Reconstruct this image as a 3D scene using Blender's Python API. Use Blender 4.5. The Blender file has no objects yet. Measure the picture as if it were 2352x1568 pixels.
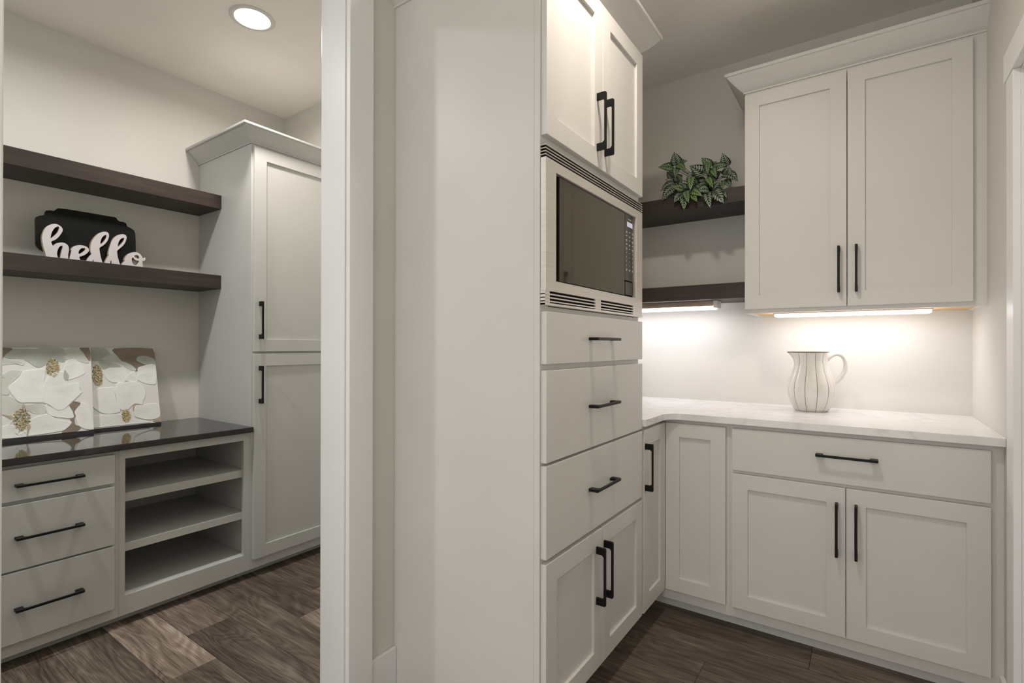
import bpy, bmesh, math, random
from mathutils import Vector, Matrix

random.seed(7)
scene = bpy.context.scene
COL = scene.collection

# ------------------------------------------------------------------ camera
CAM_H = 1.21254
F_PX = 1165.585
YAW, PITCH, ROLL, CY = 10.04127, 0.0027948, 0.0014969, 7.28443
a = math.radians(135 - YAW)
fwd = Vector((math.cos(a) * math.cos(PITCH), math.sin(a) * math.cos(PITCH), math.sin(PITCH)))
rgt = Vector((math.sin(a), -math.cos(a), 0))
upv = rgt.cross(fwd)
r2 = rgt * math.cos(ROLL) + upv * math.sin(ROLL)
u2 = -rgt * math.sin(ROLL) + upv * math.cos(ROLL)
cam_data = bpy.data.cameras.new('camera')
cam = bpy.data.objects.new('camera', cam_data)
COL.objects.link(cam)
cam_data.sensor_width = 36.0
cam_data.sensor_fit = 'HORIZONTAL'
cam_data.lens = 36.0 * F_PX / 2352.0
cam_data.shift_y = CY / 2352.0
cam_data.clip_start = 0.02
mw = Matrix((r2, u2, -fwd)).transposed().to_4x4()
mw.translation = Vector((0, 0, CAM_H))
cam.matrix_world = mw
scene.camera = cam

# ------------------------------------------------------------------ world, exposure
world = bpy.data.worlds.new('world')
scene.world = world
world.use_nodes = True
world.node_tree.nodes['Background'].inputs[0].default_value = (1.0, 0.98, 0.955, 1)
world.node_tree.nodes['Background'].inputs[1].default_value = 1.55
scene.view_settings.view_transform = 'Standard'
scene.view_settings.look = 'None'
scene.view_settings.gamma = 1.0
scene.view_settings.use_curve_mapping = False
scene.view_settings.exposure = 0.2

# power of the lamps the rooms have
P_LEFT = 10.4      # downlights in the grey pantry
P_RIGHT = 8.2      # downlight over the white pantry
E_STRIP = 10.5     # under-cabinet tube
E_STRIP2 = 11.0
# (x, y, power, colour) of the recessed downlights; their lamps sit in the fixtures built below
DOWNLIGHTS = [(-2.354, 1.245, P_LEFT, (1.0, 0.92, 0.86)), (-2.343, -0.107, P_LEFT * 1.4, (0.95, 0.98, 1.0)),
              (-0.49, 1.36, P_RIGHT, (1.0, 0.89, 0.77))]
CEIL = 2.743
for i, (lx, ly, lp, lc) in enumerate(DOWNLIGHTS):
    # only the first fixture is in the picture; the other two show by their reflections on the tower side and the wall cabinet door
    lname = 'downlight_lamp' if i == 0 else 'downlight_lamp_offscreen'
    ld = bpy.data.lights.new(lname, 'AREA')
    ld.shape = 'DISK'
    ld.size = 0.135
    ld.energy = lp
    ld.color = lc
    ld.spread = math.radians(165)
    lo = bpy.data.objects.new(lname, ld)
    lo.location = (lx, ly, CEIL - 0.012)
    COL.objects.link(lo)

# ------------------------------------------------------------------ materials
def new_mat(name):
    m = bpy.data.materials.new(name)
    m.use_nodes = True
    return m, m.node_tree.nodes, m.node_tree.links, m.node_tree.nodes['Principled BSDF']

def ramp(N, stops):
    r = N.new('ShaderNodeValToRGB')
    e = r.color_ramp.elements
    while len(e) > 1:
        e.remove(e[-1])
    e[0].position = stops[0][0]; e[0].color = (*stops[0][1], 1)
    for p, c in stops[1:]:
        n = e.new(p); n.color = (*c, 1)
    return r

def noise(N, L, vec, scale, detail=4, rough=0.5, dist=0.0):
    n = N.new('ShaderNodeTexNoise')
    n.inputs['Scale'].default_value = scale
    n.inputs['Detail'].default_value = detail
    n.inputs['Roughness'].default_value = rough
    n.inputs['Distortion'].default_value = dist
    if vec is not None:
        L.new(vec, n.inputs['Vector'])
    return n

def mapping(N, L, vec, scale=(1, 1, 1), loc=(0, 0, 0), rot=(0, 0, 0)):
    m = N.new('ShaderNodeMapping')
    m.inputs['Scale'].default_value = scale
    m.inputs['Location'].default_value = loc
    m.inputs['Rotation'].default_value = rot
    L.new(vec, m.inputs['Vector'])
    return m.outputs[0]

def math_node(N, L, op, a_, b_=None, c_=None):
    m = N.new('ShaderNodeMath'); m.operation = op
    for i, v in enumerate((a_, b_, c_)):
        if v is None:
            continue
        if isinstance(v, (int, float)):
            m.inputs[i].default_value = v
        else:
            L.new(v, m.inputs[i])
    return m.outputs[0]

def bump(N, L, B, height, strength=0.1, dist=0.001):
    b = N.new('ShaderNodeBump')
    b.inputs['Strength'].default_value = strength
    b.inputs['Distance'].default_value = dist
    L.new(height, b.inputs['Height'])
    L.new(b.outputs[0], B.inputs['Normal'])

def paint(name, col, rough=0.5, tex=0.06, scale=220, spec=0.4):
    m, N, L, B = new_mat(name)
    tc = N.new('ShaderNodeTexCoord')
    n1 = noise(N, L, tc.outputs['Object'], 3.0, 3)
    r = ramp(N, [(0.3, tuple(c * 0.975 for c in col)), (0.7, tuple(min(1, c * 1.02) for c in col))])
    L.new(n1.outputs[0], r.inputs[0])
    L.new(r.outputs[0], B.inputs['Base Color'])
    B.inputs['Roughness'].default_value = rough
    B.inputs['Specular IOR Level'].default_value = spec
    if tex:
        n2 = noise(N, L, tc.outputs['Object'], scale, 2)
        bump(N, L, B, n2.outputs[0], tex, 0.002)
    return m

def plain(name, col, rough=0.5, metal=0.0, spec=0.5, emit=None):
    m, N, L, B = new_mat(name)
    tc = N.new('ShaderNodeTexCoord')
    n1 = noise(N, L, tc.outputs['Object'], 40.0, 3)
    r = ramp(N, [(0.3, tuple(c * 0.95 for c in col)), (0.7, col)])
    L.new(n1.outputs[0], r.inputs[0])
    L.new(r.outputs[0], B.inputs['Base Color'])
    B.inputs['Roughness'].default_value = rough
    B.inputs['Metallic'].default_value = metal
    B.inputs['Specular IOR Level'].default_value = spec
    if emit:
        B.inputs['Emission Color'].default_value = (*emit[0], 1)
        B.inputs['Emission Strength'].default_value = emit[1]
    return m

MW = paint('wall_paint', (0.71, 0.695, 0.645), 0.7, 0.10, 180, 0.25)
MCEIL = paint('ceiling_paint', (0.95, 0.91, 0.85), 0.85, 0.12, 120, 0.15)
MTRIM = paint('trim_paint', (0.85, 0.85, 0.84), 0.35, 0.02, 300, 0.4)
MCAB = paint('cabinet_paint_white', (0.71, 0.692, 0.657), 0.42, 0.03, 260, 0.35)
MCABL = paint('cabinet_paint_white_dimmed', (0.57, 0.57, 0.55), 0.42, 0.03, 260, 0.35)  # white cabinet paint, darkened in its colour for the dimmer left room
MPLY = paint('plywood_raw', (0.72, 0.50, 0.25), 0.6, 0.05)
MBLACK = plain('black_metal', (0.006, 0.006, 0.0065), 0.45, 0.0, 0.25)
MSTEEL = None

def steel():
    m, N, L, B = new_mat('brushed_steel')
    tc = N.new('ShaderNodeTexCoord')
    v = mapping(N, L, tc.outputs['Object'], (30, 4, 900))
    n = noise(N, L, v, 1.0, 3)
    r = ramp(N, [(0.3, (0.66, 0.625, 0.565)), (0.7, (0.78, 0.74, 0.68))])
    L.new(n.outputs[0], r.inputs[0]); L.new(r.outputs[0], B.inputs['Base Color'])
    B.inputs['Metallic'].default_value = 0.5
    B.inputs['Roughness'].default_value = 0.38
    return m
MSTEEL = steel()
MGLASSB = plain('microwave_dark_glass', (0.040, 0.033, 0.020), 0.05, 0.0, 0.8)
MGLASSB.node_tree.nodes['Principled BSDF'].inputs['Specular Tint'].default_value = (1.0, 0.88, 0.66, 1)
MPANEL = plain('microwave_panel', (0.055, 0.052, 0.045), 0.12, 0.0, 0.8)
MDISP = plain('display', (0.3, 0.3, 0.35), 0.3, 0, 0.3, ((0.62, 0.62, 0.75), 0.55))
MMARK = plain('key_print', (0.75, 0.72, 0.65), 0.5)
MVENT = plain('vent_black', (0.004, 0.004, 0.004), 0.8, 0, 0.1)

def dark_wood():
    m, N, L, B = new_mat('dark_stained_wood')
    tc = N.new('ShaderNodeTexCoord')
    g = N.new('ShaderNodeAttribute'); g.attribute_name = 'grain'
    v = mapping(N, L, g.outputs['Vector'], (3.0, 45, 45))
    n = noise(N, L, v, 1.0, 6, 0.6, 0.6)
    v2 = mapping(N, L, g.outputs['Vector'], (2.0, 6, 6))
    n2 = noise(N, L, v2, 1.0, 3, 0.5)
    r = ramp(N, [(0.25, (0.016, 0.011, 0.0085)), (0.55, (0.046, 0.034, 0.028)), (0.8, (0.085, 0.066, 0.055))])
    mx = math_node(N, L, 'MULTIPLY_ADD', n2.outputs[0], 0.5, math_node(N, L, 'MULTIPLY', n.outputs[0], 0.5))
    L.new(mx, r.inputs[0]); L.new(r.outputs[0], B.inputs['Base Color'])
    B.inputs['Roughness'].default_value = 0.45
    B.inputs['Specular IOR Level'].default_value = 0.35
    bump(N, L, B, n.outputs[0], 0.15, 0.001)
    return m
MWOOD = dark_wood()

def plank_mat():
    m, N, L, B = new_mat('floor_plank_vinyl')
    tc = N.new('ShaderNodeTexCoord')
    oi = N.new('ShaderNodeObjectInfo')
    sc = N.new('ShaderNodeVectorMath'); sc.operation = 'SCALE'
    cmb = N.new('ShaderNodeCombineXYZ')
    L.new(oi.outputs['Random'], cmb.inputs[0]); L.new(oi.outputs['Random'], cmb.inputs[1]); L.new(oi.outputs['Random'], cmb.inputs[2])
    L.new(cmb.outputs[0], sc.inputs[0]); sc.inputs['Scale'].default_value = 57.0
    ad = N.new('ShaderNodeVectorMath'); ad.operation = 'ADD'
    L.new(tc.outputs['Object'], ad.inputs[0]); L.new(sc.outputs[0], ad.inputs[1])
    vec = ad.outputs[0]
    # cathedral figure: contour lines of a long soft noise; streaks on top
    fig = noise(N, L, mapping(N, L, vec, (1.3, 6.5, 1)), 1.0, 2, 0.45, 0.35)
    fr = math_node(N, L, 'FRACT', math_node(N, L, 'MULTIPLY', fig.outputs[0], 17.0))
    tri = math_node(N, L, 'ABSOLUTE', math_node(N, L, 'SUBTRACT', fr, 0.5))
    fine = noise(N, L, mapping(N, L, vec, (5, 300, 1)), 1.0, 5, 0.65)
    mid = noise(N, L, mapping(N, L, vec, (2.6, 42, 1)), 1.0, 6, 0.62, 0.25)
    big = noise(N, L, mapping(N, L, vec, (1.7, 8, 1)), 1.0, 3, 0.5, 0.5)
    t1 = math_node(N, L, 'MULTIPLY', tri, 0.17)
    t2 = math_node(N, L, 'MULTIPLY_ADD', fine.outputs[0], 0.46, t1)
    t3 = math_node(N, L, 'MULTIPLY_ADD', mid.outputs[0], 0.36, t2)
    t4 = math_node(N, L, 'MULTIPLY_ADD', big.outputs[0], 0.38, t3)
    r = ramp(N, [(0.40, (0.020, 0.015, 0.011)), (0.56, (0.092, 0.070, 0.054)), (0.70, (0.19, 0.153, 0.123)), (0.86, (0.38, 0.325, 0.275))])
    L.new(t4, r.inputs[0])
    mixc = N.new('ShaderNodeMix'); mixc.data_type = 'RGBA'; mixc.blend_type = 'MULTIPLY'
    mixc.inputs['Factor'].default_value = 1.0
    L.new(r.outputs[0], mixc.inputs['A']); L.new(oi.outputs['Color'], mixc.inputs['B'])
    L.new(mixc.outputs['Result'], B.inputs['Base Color'])
    B.inputs['Roughness'].default_value = 0.42
    B.inputs['Specular IOR Level'].default_value = 0.3
    bump(N, L, B, t2, 0.2, 0.001)
    return m
MPLANK = plank_mat()
MSUB = plain('subfloor', (0.02, 0.016, 0.012), 0.8)

def granite():
    m, N, L, B = new_mat('black_granite')
    tc = N.new('ShaderNodeTexCoord')
    v = N.new('ShaderNodeTexVoronoi'); v.inputs['Scale'].default_value = 160
    L.new(tc.outputs['Object'], v.inputs['Vector'])
    n = noise(N, L, tc.outputs['Object'], 60, 5, 0.7)
    s = math_node(N, L, 'MULTIPLY_ADD', v.outputs['Distance'], -0.5, n.outputs[0])
    r = ramp(N, [(0.30, (0.010, 0.009, 0.008)), (0.52, (0.026, 0.022, 0.019)), (0.62, (0.11, 0.095, 0.08))])
    L.new(s, r.inputs[0]); L.new(r.outputs[0], B.inputs['Base Color'])
    B.inputs['Roughness'].default_value = 0.07
    B.inputs['Specular IOR Level'].default_value = 0.6
    B.inputs['IOR'].default_value = 1.6
    return m
MGRAN = granite()

def quartz():
    m, N, L, B = new_mat('white_quartz')
    tc = N.new('ShaderNodeTexCoord')
    n = noise(N, L, tc.outputs['Object'], 2.4, 5, 0.55, 1.5)
    d = math_node(N, L, 'ABSOLUTE', math_node(N, L, 'SUBTRACT', n.outputs[0], 0.5))
    r = ramp(N, [(0.0, (0.74, 0.725, 0.71)), (0.02, (0.80, 0.79, 0.78)), (0.06, (0.83, 0.825, 0.82))])
    L.new(d, r.inputs[0]); L.new(r.outputs[0], B.inputs['Base Color'])
    B.inputs['Roughness'].default_value = 0.12
    B.inputs['Specular IOR Level'].default_value = 0.5
    return m
MQUARTZ = quartz()
MCERAM = plain('cream_glaze', (0.80, 0.77, 0.71), 0.12, 0, 0.5)
MGLINE = plain('groove_glaze', (0.11, 0.085, 0.06), 0.3, 0, 0.5)
MLENSL = plain('downlight_lens', (0.9, 0.9, 0.88), 0.4, 0, 0.3, ((1.0, 0.96, 0.90), 22.0))
MTUBE = plain('tube_diffuser', (0.9, 0.9, 0.88), 0.4, 0, 0.3, ((0.97, 0.945, 1.0), E_STRIP))
MTUBE2 = plain('tube_diffuser_short', (0.9, 0.9, 0.88), 0.4, 0, 0.3, ((0.97, 0.945, 1.0), E_STRIP2))
MFIX = plain('fixture_white_metal', (0.75, 0.73, 0.70), 0.35, 0.0, 0.5)
MFIXB = plain('fixture_metal_brown_reflection', (0.33, 0.26, 0.20), 0.3, 0.5, 0.5)  # metal housing; the dark shelf's brown reflection is put into its colour

# ------------------------------------------------------------------ mesh helpers
class MB:
    """collects boxes, prisms and surfaces in world coordinates and links them as one mesh object"""
    def __init__(self):
        self.v = []; self.f = []; self.mi = []; self.sm = []
    def add(self, verts, faces, mi=0, smooth=False):
        o = len(self.v)
        self.v += [tuple(p) for p in verts]
        for f in faces:
            self.f.append(tuple(i + o for i in f)); self.mi.append(mi); self.sm.append(smooth)
        return self
    def box(self, x0, x1, y0, y1, z0, z1, mi=0):
        v = [(x, y, z) for x in (x0, x1) for y in (y0, y1) for z in (z0, z1)]
        f = [(0, 1, 3, 2), (4, 6, 7, 5), (0, 4, 5, 1), (2, 3, 7, 6), (0, 2, 6, 4), (1, 5, 7, 3)]
        return self.add(v, f, mi)
    def boxm(self, M, u0, u1, n0, n1, z0, z1, mi=0):
        v = [M(u, n, z) for u in (u0, u1) for n in (n0, n1) for z in (z0, z1)]
        f = [(0, 1, 3, 2), (4, 6, 7, 5), (0, 4, 5, 1), (2, 3, 7, 6), (0, 2, 6, 4), (1, 5, 7, 3)]
        return self.add(v, f, mi)
    def ring(self, M, o, i, n0, n1, mi=0):
        v = []
        for n in (n0, n1):
            for (a0, a1, b0, b1) in (o, i):
                v += [M(a0, n, b0), M(a1, n, b0), M(a1, n, b1), M(a0, n, b1)]
        f = []
        for k in range(4):
            j = (k + 1) % 4
            f += [(k, j, 4 + j, 4 + k), (8 + k, 8 + j, 12 + j, 12 + k), (k, j, 8 + j, 8 + k), (4 + k, 4 + j, 12 + j, 12 + k)]
        return self.add(v, f, mi)
    def prism(self, pts, A, d0, d1, mi=0, smooth=False):
        """2D polygon pts extruded: A(p, d) -> 3D"""
        n = len(pts)
        v = [A(p, d0) for p in pts] + [A(p, d1) for p in pts]
        f = [tuple(range(n))[::-1], tuple(range(n, 2 * n))]
        o = len(self.v)
        self.add(v, f, mi)
        self.add([], [], mi)
        for i in range(n):
            j = (i + 1) % n
            self.f.append((o + i, o + j, o + n + j, o + n + i)); self.mi.append(mi); self.sm.append(smooth)
        return self
    def grid(self, rows, mi=0, smooth=True, closed=False):
        n = len(rows[0]); v = [p for r in rows for p in r]; f = []
        for i in range(len(rows) - 1):
            for j in range(n if closed else n - 1):
                k = (j + 1) % n
                f.append((i * n + j, i * n + k, (i + 1) * n + k, (i + 1) * n + j))
        return self.add(v, f, mi, smooth)
    def tube(self, pts, rad, seg=10, mi=0, cap=True):
        rows = []
        P = [Vector(p) for p in pts]
        for i, p in enumerate(P):
            t = (P[min(i + 1, len(P) - 1)] - P[max(i - 1, 0)]).normalized()
            s = t.cross(Vector((0, 0, 1)))
            if s.length < 1e-3:
                s = t.cross(Vector((0, 1, 0)))
            s.normalize(); q = s.cross(t)
            r = rad[i] if isinstance(rad, (list, tuple)) else rad
            rows.append([p + s * (r * math.cos(2 * math.pi * k / seg)) + q * (r * math.sin(2 * math.pi * k / seg)) for k in range(seg)])
        self.grid(rows, mi, True, True)
        if cap:
            self.add(rows[0], [tuple(range(seg))], mi); self.add(rows[-1], [tuple(range(seg))[::-1]], mi)
        return self
    def ribbon(self, pts, rad, side, seg=10, flat=0.8):
        """tube in a plane whose normal is side"""
        P = [Vector(p) for p in pts]; rows = []
        for i, p in enumerate(P):
            t = (P[min(i + 1, len(P) - 1)] - P[max(i - 1, 0)]).normalized()
            q = side.cross(t).normalized(); r = rad[i]
            rows.append([p + side * (r * 1.15 * math.cos(2 * math.pi * k / seg)) + q * (r * flat * math.sin(2 * math.pi * k / seg)) for k in range(seg)])
        self.grid(rows, 0, True, True)
        self.add(rows[0], [tuple(range(seg))]); self.add(rows[-1], [tuple(range(seg))[::-1]])
        return self
    def build(self, name, mats, parent=None, bevel=0.0, seg=2, merge=False, grain=None):
        me = bpy.data.meshes.new(name)
        org = Vector((0, 0, 0))
        p = parent
        while p is not None:
            org += p.location; p = p.parent
        me.from_pydata([tuple(Vector(v) - org) for v in self.v], [], self.f)
        if not isinstance(mats, (list, tuple)):
            mats = [mats]
        for m in mats:
            me.materials.append(m)
        me.polygons.foreach_set('material_index', self.mi)
        me.polygons.foreach_set('use_smooth', self.sm)
        bm = bmesh.new(); bm.from_mesh(me)
        if merge:
            bmesh.ops.remove_doubles(bm, verts=bm.verts, dist=1e-5)
        bmesh.ops.recalc_face_normals(bm, faces=bm.faces)
        bm.to_mesh(me); bm.free()
        if grain is not None:
            at = me.attributes.new('grain', 'FLOAT_VECTOR', 'POINT')
            ax = {'x': (0, 1, 2), 'y': (1, 0, 2), 'z': (2, 0, 1)}[grain]
            vals = []
            for vv in me.vertices:
                w = vv.co + org
                vals += [w[ax[0]], w[ax[1]], w[ax[2]]]
            at.data.foreach_set('vector', vals)
        me.update()
        ob = bpy.data.objects.new(name, me)
        COL.objects.link(ob)
        if parent is not None:
            ob.parent = parent
        if bevel:
            b = ob.modifiers.new('bevel', 'BEVEL')
            b.width = bevel; b.segments = seg; b.limit_method = 'ANGLE'; b.angle_limit = math.radians(40)
            b.harden_normals = False
        return ob

def thing(name, loc, label, cat, group=None):
    o = bpy.data.objects.new(name, None)
    o.empty_display_size = 0.05
    o.location = loc
    COL.objects.link(o)
    o['label'] = label; o['category'] = cat
    if group:
        o['group'] = group
    return o

def tag(o, label, cat, group=None):
    o['label'] = label; o['category'] = cat
    if group:
        o['group'] = group
    return o

def structure(o, label=None):
    o['kind'] = 'structure'
    if label:
        o['label'] = label
    return o

def facing_x(X):       # face looking along +X at plane X, u = Y
    return lambda u, n, z: (X + n, u, z)
def facing_ny(Y):      # face looking along -Y at plane Y, u = X
    return lambda u, n, z: (u, Y - n, z)

# ------------------------------------------------------------------ cabinet parts
DT = 0.019      # door thickness
def pull(M, parent, u, z, length, vertical, n0=DT):
    """black flat bar pull: block feet with a slim bar between them; centre at (u, z)"""
    h = length / 2; P = 0.034; T = 0.0068; FT = 0.024; W = 0.0047
    prof = [(-h, n0 - 0.001), (-h, n0 + P - 0.003), (-h + 0.003, n0 + P), (h - 0.003, n0 + P), (h, n0 + P - 0.003), (h, n0 - 0.001),
            (h - FT, n0 - 0.001), (h - FT, n0 + P - T - 0.006), (h - FT - 0.006, n0 + P - T),
            (-h + FT + 0.006, n0 + P - T), (-h + FT, n0 + P - T - 0.006), (-h + FT, n0 - 0.001)]
    mb = MB()
    def A(p, d):
        return M(u + d, p[1], z + p[0]) if vertical else M(u + p[0], p[1], z + d)
    mb.prism(prof, A, -W, W)
    o = mb.build('handle', MBLACK, parent, 0.0008, 1)
    o['label'] = 'slim matte black bar pull'
    return o

def shaker(M, parent, u0, u1, z0, z1, mat, fw=0.062, handle=None, n0=0.0, name='door'):
    mb = MB()
    T = n0 + DT
    mb.ring(M, (u0, u1, z0, z1), (u0 + fw, u1 - fw, z0 + fw, z1 - fw), n0, T)
    d = mb.build(name, mat, parent, 0.0013, 2)
    p = MB(); p.boxm(M, u0 + fw - 0.004, u1 - fw + 0.004, n0 + 0.003, n0 + 0.0095, z0 + fw - 0.004, z1 - fw + 0.004)
    p.build('door_panel', mat, d)
    if handle:
        pull(M, d, *handle)
    return d

def slab(M, parent, u0, u1, z0, z1, mat, handle=None, name='drawer'):
    mb = MB(); mb.boxm(M, u0, u1, 0, DT, z0, z1)
    d = mb.build(name, mat, parent, 0.0013, 2)
    if handle:
        pull(M, d, *handle)
    return d

CROWN = [(0.0, 0.0), (0.006, 0.0), (0.0075, 0.006), (0.011, 0.009), (0.020, 0.016), (0.036, 0.031), (0.056, 0.053), (0.066, 0.066), (0.069, 0.070), (0.075, 0.071), (0.0765, 0.073), (0.0765, 0.085), (0.0, 0.085)]
def crown(parent, path, normals, z, mat, profile=CROWN, scale=1.0):
    rows = []
    for i, (x, y) in enumerate(path):
        ns = [normals[k] for k in (i - 1, i) if 0 <= k < len(normals)]
        nx = sum(n[0] for n in ns); ny = sum(n[1] for n in ns)
        rows.append([(x + nx * p * scale, y + ny * p * scale, z + q * scale) for p, q in profile])
    mb = MB()
    n = len(profile)
    mb.grid(rows, 0, False, True)
    mb.add(rows[0], [tuple(range(n))]); mb.add(rows[-1], [tuple(range(n))[::-1]])
    return mb.build('crown_moulding', mat, parent, merge=True)

# traced outlines in scene metres (letters, plaque, petals, leaves)
LETTERS = [["h",[[[0.6812,1.6036],[0.6726,1.6361],[0.6668,1.6579],[0.663,1.6824],[0.662,1.7024],[0.6647,1.7205],[0.6704,1.7392],[0.6779,1.7533],[0.6875,1.7627],[0.699,1.7693],[0.7107,1.7711],[0.7205,1.7679],[0.7294,1.7607],[0.7334,1.7511],[0.7325,1.7406],[0.7266,1.7267],[0.7178,1.711],[0.707,1.6976],[0.6945,1.6878],[0.6958,1.6778],[0.7003,1.6696],[0.7071,1.6784],[0.7149,1.6841],[0.7267,1.6886],[0.7386,1.6893],[0.7486,1.684],[0.7546,1.6759],[0.7563,1.6645],[0.7557,1.6488],[0.7538,1.6355],[0.7518,1.6036],[0.7269,1.6036],[0.7273,1.6316],[0.73,1.65],[0.7333,1.666],[0.7337,1.6725],[0.7307,1.6751],[0.7248,1.6711],[0.7189,1.6611],[0.7154,1.6477],[0.7141,1.6347],[0.7151,1.6036]],[[0.6915,1.7025],[0.6924,1.7154],[0.6963,1.7314],[0.703,1.7479],[0.7108,1.7571],[0.7166,1.7613],[0.7205,1.7602],[0.7212,1.7552],[0.7196,1.7459],[0.7147,1.7322],[0.707,1.7206],[0.6992,1.7102]]]],["e",[[[0.7568,1.6036],[0.7618,1.6367],[0.7658,1.6568],[0.7638,1.6583],[0.7668,1.6687],[0.7749,1.6792],[0.7872,1.6856],[0.7996,1.6885],[0.8121,1.6879],[0.8226,1.6843],[0.829,1.6773],[0.8307,1.6682],[0.8269,1.6583],[0.8185,1.6477],[0.806,1.6379],[0.7946,1.6323],[0.7967,1.6247],[0.804,1.6036],[0.8207,1.6036],[0.7569,1.6036]],[[0.7925,1.6478],[0.7924,1.657],[0.7966,1.6669],[0.8038,1.6746],[0.8121,1.6765],[0.8163,1.6753],[0.8164,1.67],[0.8122,1.6627],[0.8039,1.6535],[0.796,1.6465]]]],["l",[[[0.8186,1.6036],[0.827,1.6304],[0.8355,1.6449],[0.8408,1.6537],[0.8376,1.6586],[0.8364,1.6745],[0.8375,1.6906],[0.8406,1.7099],[0.848,1.7272],[0.8566,1.7422],[0.8696,1.758],[0.8848,1.7676],[0.8959,1.7696],[0.9048,1.7672],[0.9093,1.7571],[0.9082,1.7432],[0.9027,1.7258],[0.8938,1.7107],[0.8829,1.698],[0.873,1.6883],[0.872,1.6773],[0.8742,1.6587],[0.8787,1.635],[0.8842,1.6036],[0.8538,1.6036],[0.8473,1.6279],[0.8398,1.6036]],[[0.8752,1.7076],[0.8762,1.7213],[0.8816,1.7385],[0.8893,1.7494],[0.8959,1.7538],[0.8993,1.7512],[0.8971,1.7385],[0.8894,1.7222],[0.8806,1.7099]]]],["l",[[[0.8897,1.6036],[0.8985,1.6351],[0.9085,1.6562],[0.9069,1.6609],[0.9095,1.6859],[0.9161,1.7144],[0.9217,1.7318],[0.9318,1.7487],[0.9454,1.7622],[0.9615,1.7698],[0.9731,1.77],[0.9801,1.7643],[0.9814,1.7533],[0.9767,1.7329],[0.9675,1.7146],[0.9548,1.6986],[0.9434,1.6843],[0.943,1.6718],[0.9458,1.6501],[0.9551,1.6036],[0.9243,1.6036],[0.9179,1.6346],[0.9097,1.6036]],[[0.9452,1.7054],[0.9467,1.7195],[0.9524,1.7371],[0.9604,1.7482],[0.9685,1.7532],[0.972,1.7502],[0.9697,1.7401],[0.9617,1.7248],[0.9525,1.7121]]]],["o",[[[0.962,1.6036],[0.9689,1.6311],[0.9747,1.6389],[0.9723,1.6427],[0.977,1.6574],[0.9875,1.6729],[1.0016,1.6835],[1.0183,1.6888],[1.0327,1.6868],[1.0425,1.6797],[1.0493,1.6692],[1.0518,1.661],[1.0567,1.6654],[1.0616,1.6667],[1.0641,1.6613],[1.0616,1.6538],[1.056,1.6487],[1.0511,1.6486],[1.0504,1.6336],[1.0475,1.6036]],[[1.0041,1.6472],[1.0052,1.6558],[1.01,1.6599],[1.0172,1.6496],[1.028,1.6463],[1.0353,1.6458],[1.0305,1.6338],[1.0245,1.6245],[1.0125,1.6243],[1.0065,1.6334]],[[1.0147,1.6685],[1.0195,1.6734],[1.0279,1.6747],[1.034,1.6699],[1.0364,1.6608],[1.0304,1.6577],[1.022,1.6602],[1.0172,1.6632]]]]]
BOARD = [[0.6427,1.7832],[0.6455,1.7926],[0.6568,1.8012],[0.6744,1.808],[0.6767,1.8207],[0.6805,1.8302],[0.696,1.8347],[0.7077,1.8339],[0.7155,1.8433],[0.7224,1.85],[0.7534,1.853],[0.8323,1.8539],[0.9202,1.8535],[0.9361,1.8546],[0.9452,1.8523],[0.9522,1.8412],[0.9614,1.8369],[0.9754,1.8375],[0.9872,1.8328],[0.992,1.8182],[1.0063,1.8124],[1.0207,1.8037],[1.0268,1.7877],[1.0281,1.7536],[1.0295,1.6937],[1.0235,1.6699],[1.0116,1.6426],[0.9902,1.6277],[0.6947,1.6234],[0.6715,1.6416],[0.6582,1.6497],[0.6497,1.6584],[0.644,1.6701]]
PA1 = [-3.055,0.852,-3.155,0.865,0.8066,1.202]
PA2 = [-3.1,1.1527,-3.185,1.15,0.8036,1.2016]
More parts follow.
